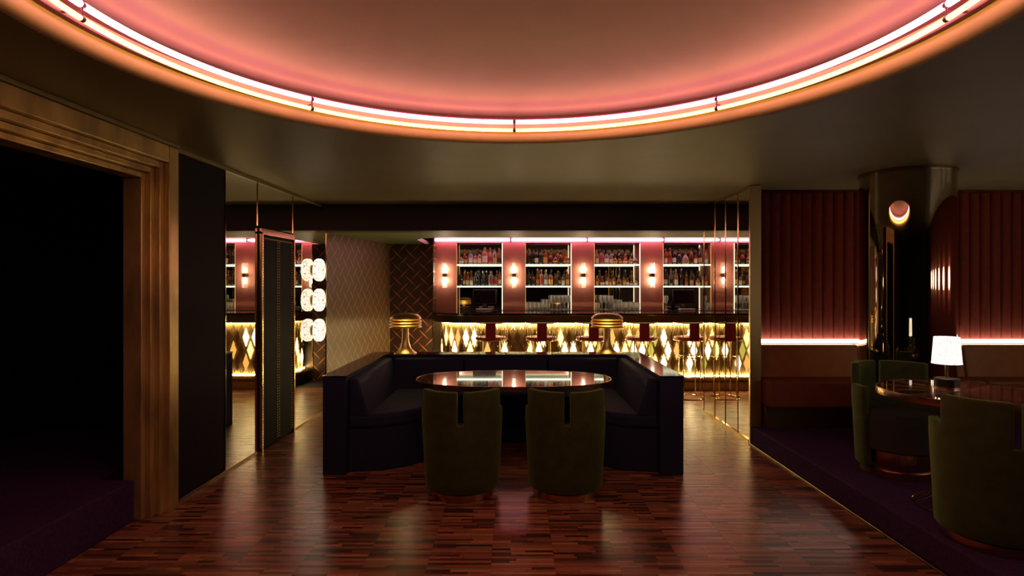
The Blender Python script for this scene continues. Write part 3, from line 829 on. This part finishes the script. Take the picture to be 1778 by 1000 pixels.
PITCH, ROWZ = 0.127, [(.765, 0.0), (.575, .5), (.385, 0.0)]
pr = random.Random(8)
pmesh = {}
for mi, m_ in enumerate(PANES + [PANE_OFF]):
    b = MB(); hw, hh, t_ = .047, .142, .010
    vs_ = [(hw, 0, 0), (0, 0, hh), (-hw, 0, 0), (0, 0, -hh)]
    b.add([(p[0], 0, p[2]) for p in vs_] + [(p[0] * .93, -t_, p[2] * .93) for p in vs_],
          [[4, 5, 6, 7], [0, 1, 5, 4], [1, 2, 6, 5], [2, 3, 7, 6], [3, 0, 4, 7]])
    me = bpy.data.meshes.new('diamond_pane'); me.from_pydata(b.v, [], b.f); me.materials.append(m_); pmesh[mi] = me
s = 0.10; k = 0
while s < LT - .6:
    for (z, o_) in ROWZ:
        ss = s + o_ * PITCH
        mi = pr.choices([0, 1, 2, 3, 4], [19, 13, 9, 4, 55])[0]
        p, n_ = bpath(ss)
        o = bpy.data.objects.new('diamond_pane', pmesh[mi]); COL.objects.link(o); o.parent = bar
        o.location = bp(ss, .012, z); o.rotation_euler = (0, 0, math.atan2(n_[1], n_[0]) + PI / 2)
    s += PITCH; k += 1
s = 0.10 - PITCH / 2
while s < LT - .6:
    for dr in (1, -1):
        b = MB(); pts = []
        for i in range(7):
            ss = s + dr * PITCH * 2 * i / 6
            if .02 < ss < LT: pts.append(bp(ss, .016, .955 - .76 * i / 6))
        if len(pts) > 1:
            b.tube(pts, .0045, 4); b.build('lattice_bar', BRASS_POL, bar)
    s += PITCH

# ------------------------------------------------------------------ bar stools
def make_stool(label):
    t = thing('bar_stool', label, 'bar stool', group='bar stools with crimson seats')
    b = MB(); b.lathe([(.001, .795), (.19, .795), (.213, .805), (.216, .82), (.208, .836), (.16, .842), (.001, .842)], 32, caps=False); b.build('seat', REDVEL, t)
    # narrow upholstered back strip, curved round the rail
    b = MB(); rows = []
    for i in range(7):
        a = -PI / 2 + math.radians(-17 + 34 * i / 6)
        rows.append([(.235 * math.cos(a), .235 * math.sin(a), .80), (.205 * math.cos(a), .205 * math.sin(a), .80),
                     (.205 * math.cos(a), .205 * math.sin(a), 1.03), (.235 * math.cos(a), .235 * math.sin(a), 1.03)])
    b.sweep(rows); b.build('backrest', REDVEL, t, bevel=.006)
    b = MB(); b.tube([(.225 * math.cos(a), .225 * math.sin(a), 1.03) for a in [-PI / 2 + math.radians(-95 + 190 * i / 28) for i in range(29)]], .006, 6); b.build('back_rail', BRASS_POL, t)
    b = MB(); b.tube([(.215 * math.cos(2 * PI * i / 36), .215 * math.sin(2 * PI * i / 36), .795) for i in range(36)], .006, 6, closed=True); b.build('seat_ring', BRASS_POL, t)
    for d in (-95, -62, -50, -38, 38, 50, 62, 95):
        a = -PI / 2 + math.radians(d)
        b = MB(); b.tube([(.225 * math.cos(a), .225 * math.sin(a), .80), (.225 * math.cos(a), .225 * math.sin(a), 1.03)], .0042, 5); b.build('back_wire', BRASS_POL, t)
    for d in (45, 135, 225, 315):
        a = math.radians(d)
        b = MB(); b.tube([(.16 * math.cos(a), .16 * math.sin(a), .80), (.165 * math.cos(a), .165 * math.sin(a), .03), (.19 * math.cos(a), .19 * math.sin(a), .008)], .0075, 6); b.build('leg', BRASS_POL, t)
    b = MB(); b.tube([(.195 * math.cos(2 * PI * i / 36), .195 * math.sin(2 * PI * i / 36), .008) for i in range(36)], .008, 6, closed=True); b.build('base_ring', BRASS_POL, t)
    for zz in (.29, .56): 
        b = MB(); b.tube([(.17 * math.cos(2 * PI * i / 36), .17 * math.sin(2 * PI * i / 36), zz) for i in range(36)], .006, 6, closed=True); b.build('foot_ring', BRASS_POL, t)
    return t
SX = [-.315, .37, 1.06, 1.735, 2.40, 3.09]
st0 = make_stool('crimson bar stool with gilt wire frame, first from left at the bar')
SL = ['crimson bar stool with gilt wire frame, first from left at the bar', 'crimson bar stool with gilt wire frame, second from left at the bar',
      'crimson bar stool mostly hidden behind the right mushroom lamp', 'crimson bar stool with gilt wire frame, just right of the right mushroom lamp',
      'crimson bar stool nearest the mirrored fin at the right', 'crimson bar stool hidden behind the mirrored fin']
for i, x in enumerate(SX):
    o = st0 if i == 0 else copy_tree(st0)
    o.location = (x, 8.20, 0); o['label'] = SL[i]

# ------------------------------------------------------------------ U-shaped booth
bo = thing('booth_sofa', 'U-shaped navy upholstered booth with mirrored ledge around its back', 'sofa', (-.091, 4.87, 0))
W2, DEP, LW_, LB, HB = 1.468, 1.75, .19, .25, .795
def uprism(name, m_, o_, i_, bk, z0, z1, bevel=0.0, y0=0.0):
    b = MB()
    poly = [(-o_, y0), (-i_, y0), (-i_, bk), (i_, bk), (i_, y0), (o_, y0), (o_, DEP), (-o_, DEP)]
    b.prism(poly, z0, z1); return b.build(name, m_, bo, bevel=bevel)
uprism('frame', NAVY, W2, W2 - LW_, DEP - LB, 0, HB, bevel=.006)
uprism('ledge', LEDGE, W2 + .004, W2 - LW_ - .004, DEP - LB - .004, HB, HB + .012, y0=-.004)
# seat outline (plan), rounded, in booth coordinates
inn = W2 - LW_
pl = [(-inn, .05), (-1.0, .10), (-.80, .24), (-.70, .38), (-.655, .55), (-.64, .75), (-.60, .88), (-.52, .94), (-.40, .96)]
plan = pl + [(-x, y) for (x, y) in reversed(pl)]
plan = plan + [(inn, DEP - LB), (-inn, DEP - LB)]
b = MB(); b.prism(plan, .36, .475); b.build('seat_cushion', NAVY, bo, bevel=.03, seg=3)
plan2 = [(x, y + .02) if y < 1.2 else (x, y) for (x, y) in plan]
b = MB(); b.prism(plan2, 0, .365); b.build('seat_base', NAVY, bo, bevel=.01)
def wedge(name, p0, p1, inward, y_end0=0, z0=.455, z1=.775, t0=.17, t1=.075):
    b = MB(); rows = []
    for p in (p0, p1):
        rows.append([(p[0], p[1], z0), (p[0] + inward[0] * t0, p[1] + inward[1] * t0, z0),
                     (p[0] + inward[0] * t1, p[1] + inward[1] * t1, z1), (p[0], p[1], z1)])
    b.sweep(rows); return b.build(name, NAVY, bo, bevel=.022, seg=3)
wedge('back_cushion', (-inn, .07), (-inn, DEP - LB - .02), (1, 0))
wedge('back_cushion', (inn, .07), (inn, DEP - LB - .02), (-1, 0))
xs = [-inn + .10, -.44, .44, inn - .10]
for a, c in zip(xs, xs[1:]): wedge('back_cushion', (a + .004, DEP - LB), (c - .004, DEP - LB), (0, -1))

# mushroom lamps
def mushroom(x, yv, label):
    t = thing('mushroom_lamp', label, 'table lamp', (x, yv, HB + .012), 0, 'brass mushroom lamps on the booth ledge')
    b = MB(); b.lathe([(.122, 0), (.122, .006), (.105, .014), (.078, .036), (.056, .070), (.043, .115), (.037, .17), (.036, .235), (.036, .29)], 40); b.build('stem', BRASS_SOFT, t)
    b = MB(); b.lathe([(.001, .435), (.06, .434), (.115, .425), (.150, .408), (.168, .388), (.172, .372), (.166, .374), (.145, .40), (.11, .417), (.001, .427)], 48, caps=False); sh = b.build('shade_cap', BRASS_SOFT, t)
    for i, z in enumerate((.345, .315, .285)):
        b = MB(); b.lathe([(.130, z + .030), (.155, z + .022), (.174, z + .006), (.176, z - .004), (.170, z - .004), (.152, z + .016), (.130, z + .024)], 48, caps=False); b.build('louvre_ring', BRASS_SOFT, t)
    for k in range(4):
        a = k * PI / 2 + .4
        b = MB(); b.tube([(.132 * math.cos(a), .132 * math.sin(a), .30), (.132 * math.cos(a), .132 * math.sin(a), .41)], .003, 5); b.build('louvre_post', BRASS_SOFT, t)
    b = MB(); b.lathe([(.001, .29), (.03, .30), (.045, .33), (.04, .365), (.001, .385)], 20, caps=False); b.build('bulb', M_LAMP, t)
mushroom(-1.18, 6.49, 'brass mushroom lamp on the booth ledge in front of the papered walls')
mushroom(1.006, 6.49, 'brass mushroom lamp on the booth ledge in front of the bar stools')

# ------------------------------------------------------------------ capsule table
TCX, TCY, TL, TD, TZ = -.005, 5.19, 1.68, .92, .74
ta = thing('capsule_table', 'long capsule-shaped glossy table with copper rim inside the navy booth', 'table', (TCX, TCY, 0))
def capsule(L, D, n=24, p=2.35):
    pts = []
    for i in range(4 * n):
        a = 2 * PI * i / (4 * n); c, s_ = math.cos(a), math.sin(a)
        pts.append((L / 2 * math.copysign(abs(c) ** (2 / p), c), D / 2 * math.copysign(abs(s_) ** (2 / p), s_)))
    return pts
b = MB(); b.prism(capsule(TL - .012, TD - .012), TZ - .03, TZ); b.build('table_top', TABLETOP, ta, smooth=30)
b = MB(); oc, ic = capsule(TL, TD), capsule(TL - .011, TD - .011); n = len(oc)
vs_ = [(p[0], p[1], TZ - .038) for p in oc] + [(p[0], p[1], TZ + .002) for p in oc] + [(p[0], p[1], TZ + .002) for p in ic] + [(p[0], p[1], TZ - .038) for p in ic]
b.add(vs_, [[q * n + i, q * n + (i + 1) % n, ((q + 1) % 4) * n + (i + 1) % n, ((q + 1) % 4) * n + i] for q in range(4) for i in range(n)])
b.build('rim', COPPER, ta, smooth=30)
for x in (-.34, .36):
    b = MB(); prf = []
    N = 48; rr = [.062 if i % 2 else .072 for i in range(N)]
    b.prism([(x + rr[i] * math.cos(2 * PI * i / N), rr[i] * math.sin(2 * PI * i / N)) for i in range(N)], .03, TZ - .03); b.build('pedestal', STEELCOL, ta, smooth=20)
    b = MB(); b.lathe([(.17, 0), (.17, .012), (.15, .022), (.075, .03)], 40, (x, 0, 0)); b.build('foot', STEELCOL, ta)

# ------------------------------------------------------------------ tub chairs
def chair_shell():
    """rounded back shell with a centre slot; arms lower. Built facing +Y (back towards -Y)."""
    acuts = sorted(set([-104, -97, -90, -84, -78, -71] + [-64, -56, -48, -40, -32, -24, -16, -9, -4.6, 4.6, 9, 16, 24, 32, 40, 48, 56, 64] + [71, 78, 84, 90, 97, 104]))
    zc = [.055, .075, .14, .26, .40, .555, .64, .72, .79]
    R = lambda z: .272 + .028 * min(1, z / .55) - (.012 if z < .06 else 0)
    b = MB(); idx = {}
    def vid(i, j):
        if (i, j) not in idx:
            a = -PI / 2 + math.radians(acuts[i]); rr = R(zc[j]); idx[(i, j)] = len(b.v)
            b.v.append((rr * math.cos(a), rr * math.sin(a), zc[j]))
        return idx[(i, j)]
    for i in range(len(acuts) - 1):
        am = abs((acuts[i] + acuts[i + 1]) / 2)
        for j in range(len(zc) - 1):
            z = (zc[j] + zc[j + 1]) / 2
            if z > .555 and am < 4.6: continue
            if z > .64 and am > 71: continue
            b.f.append([vid(i, j), vid(i + 1, j), vid(i + 1, j + 1), vid(i, j + 1)]); b.mi.append(0)
    return b
def tub_chair(label, loc, rz, group='green velvet tub chairs'):
    t = thing('tub_chair', label, 'chair', loc, rz, group)
    o = chair_shell().build('shell', GREEN, t, smooth=0, fixn=False)
    o.data.polygons.foreach_set('use_smooth', [True] * len(o.data.polygons))
    md = o.modifiers.new('solid', 'SOLIDIFY'); md.thickness = .05; md.offset = -1.0
    bv = o.modifiers.new('bevel', 'BEVEL'); bv.width = .014; bv.segments = 3; bv.limit_method = 'ANGLE'; bv.angle_limit = math.radians(50)
    b = MB(); b.lathe([(.001, .19), (.232, .19), (.243, .20), (.245, .38), (.240, .435), (.222, .455), (.15, .463), (.001, .465)], 48, (0, .02, 0), caps=False); b.build('seat_cushion', SEATG, t)
    b = MB(); b.lathe([(.212, 0), (.215, .004), (.215, .19)], 48, (0, .02 - .02, 0)); b.build('base', COPPER, t)
    b = MB(); b.lathe([(.235, .0), (.238, .003), (.238, .05), (.232, .054)], 48, (0, -.012, 0)); b.build('base_plate', COPPER, t)
    return t
tub_chair('green velvet tub chair with slotted back, left of the pair before the booth', (-.389, 4.49, 0), math.radians(2))
tub_chair('green velvet tub chair with slotted back, right of the pair before the booth', (.382, 4.49, 0), math.radians(-2))
tub_chair('green velvet tub chair on the carpet, seat turned towards viewer', (2.82, 4.40, PZ), math.radians(178))
tub_chair('green velvet tub chair cut off at the right edge, its side showing', (2.60, 3.235, PZ), math.radians(-20))

# ------------------------------------------------------------------ round wire table, lamp
rt = thing('round_table', 'round inlaid table with brass rim on a flared wire base', 'table', (2.77, 3.72, PZ))
b = MB(); b.lathe([(.001, .69), (.443, .69), (.443, .719)], 64, caps=False); 
b.add([(0, 0, .719)] , [])
b.build('under_panel', TABLETOP, rt)
for k in range(24):
    a0, a1 = 2 * PI * k / 24, 2 * PI * (k + 1) / 24
    b = MB(); pts = [(.0, .0)] + [(.4425 * math.cos(a0 + (a1 - a0) * i / 4), .4425 * math.sin(a0 + (a1 - a0) * i / 4)) for i in range(5)]
    b.prism(pts, .719, .7205); b.build('inlay_wedge', INLAY if k % 2 else TABLETOP, rt, smooth=0)
b = MB(); b.lathe([(.444, .682), (.45, .682), (.452, .70), (.45, .723), (.444, .723)], 72, caps=False); b.build('rim', COPPER, rt)
NW = 26
for k in range(NW):
    a = 2 * PI * k / NW
    b = MB(); b.tube([(q * math.cos(a), q * math.sin(a), z) for (q, z) in ((.25, .006), (.17, .045), (.10, .10), (.06, .20), (.05, .32), (.055, .45), (.09, .56), (.15, .63), (.24, .685))], .0026, 5); b.build('wire', BRASS_POL, rt)
for rr, z in ((.25, .006), (.058, .38), (.24, .684)):
    b = MB(); b.tube([(rr * math.cos(2 * PI * i / 48), rr * math.sin(2 * PI * i / 48), z) for i in range(48)], .006, 6, closed=True); b.build('wire_ring', BRASS_POL, rt)
tl = thing('table_lamp', 'small table lamp with glowing drum shade on the round table', 'table lamp', (2.765, 3.83, PZ + .7205))
b = MB(); b.lathe([(.070, 0), (.070, .062)], 40); b.build('base', BLACKP, tl, bevel=.004)
b = MB(); b.lathe([(.0715, .0), (.0715, .010)], 40); b.build('base_band', COPPER, tl)
b = MB(); b.lathe([(.010, .062), (.010, .18)], 14); b.build('stem', BRASS, tl)
b = MB(); b.lathe([(.084, .155), (.082, .16), (.070, .325), (.068, .325), (.080, .155)], 48, caps=False); b.build('shade', M_SHADE, tl)
b = MB(); b.lathe([(.001, .18), (.02, .2), (.022, .24), (.001, .27)], 12, caps=False); b.build('bulb', M_LAMP, tl)

# ------------------------------------------------------------------ round glass sconces
def disc_sconce(label, loc, normal_angle, group, M_DISC=M_DISC):
    t = thing('disc_sconce', label, 'wall lamp', loc, normal_angle, group)
    def xlathe(name, prof, m_):
        b = MB(); b.lathe(prof, 36, caps=False)
        b.v = [(z, x, y_) for (x, y_, z) in b.v]; return b.build(name, m_, t)
    xlathe('back_plate', [(.001, .0), (.06, .0), (.06, .022), (.001, .022)], BRASS_DK)
    xlathe('glass_disc', [(.001, .024), (.10, .024), (.122, .032), (.131, .046), (.131, .085), (.120, .104), (.09, .112), (.04, .108), (.001, .104)], M_DISC)
    xlathe('centre_stud', [(.012, .104), (.012, .116), (.001, .118)], BRASS)
    return t
for z, nm in ((1.72, 'uppermost'), (1.37, 'middle one'), (1.02, 'lowest')):
    disc_sconce('round pressed-glass sconce on the mirror wall, %s of three' % nm, (LX(6.97), 6.97, z), -.0236, 'round sconces on the mirror wall')
for k in range(6):
    disc_sconce('round glass sconce on the far right wall, %s from the rear, reflected in column' % ORD[k], (5.6, .2 + k * .85, 1.62), PI, 'round sconces on the far right wall', M_DISC_R)

bpy.context.view_layer.update()
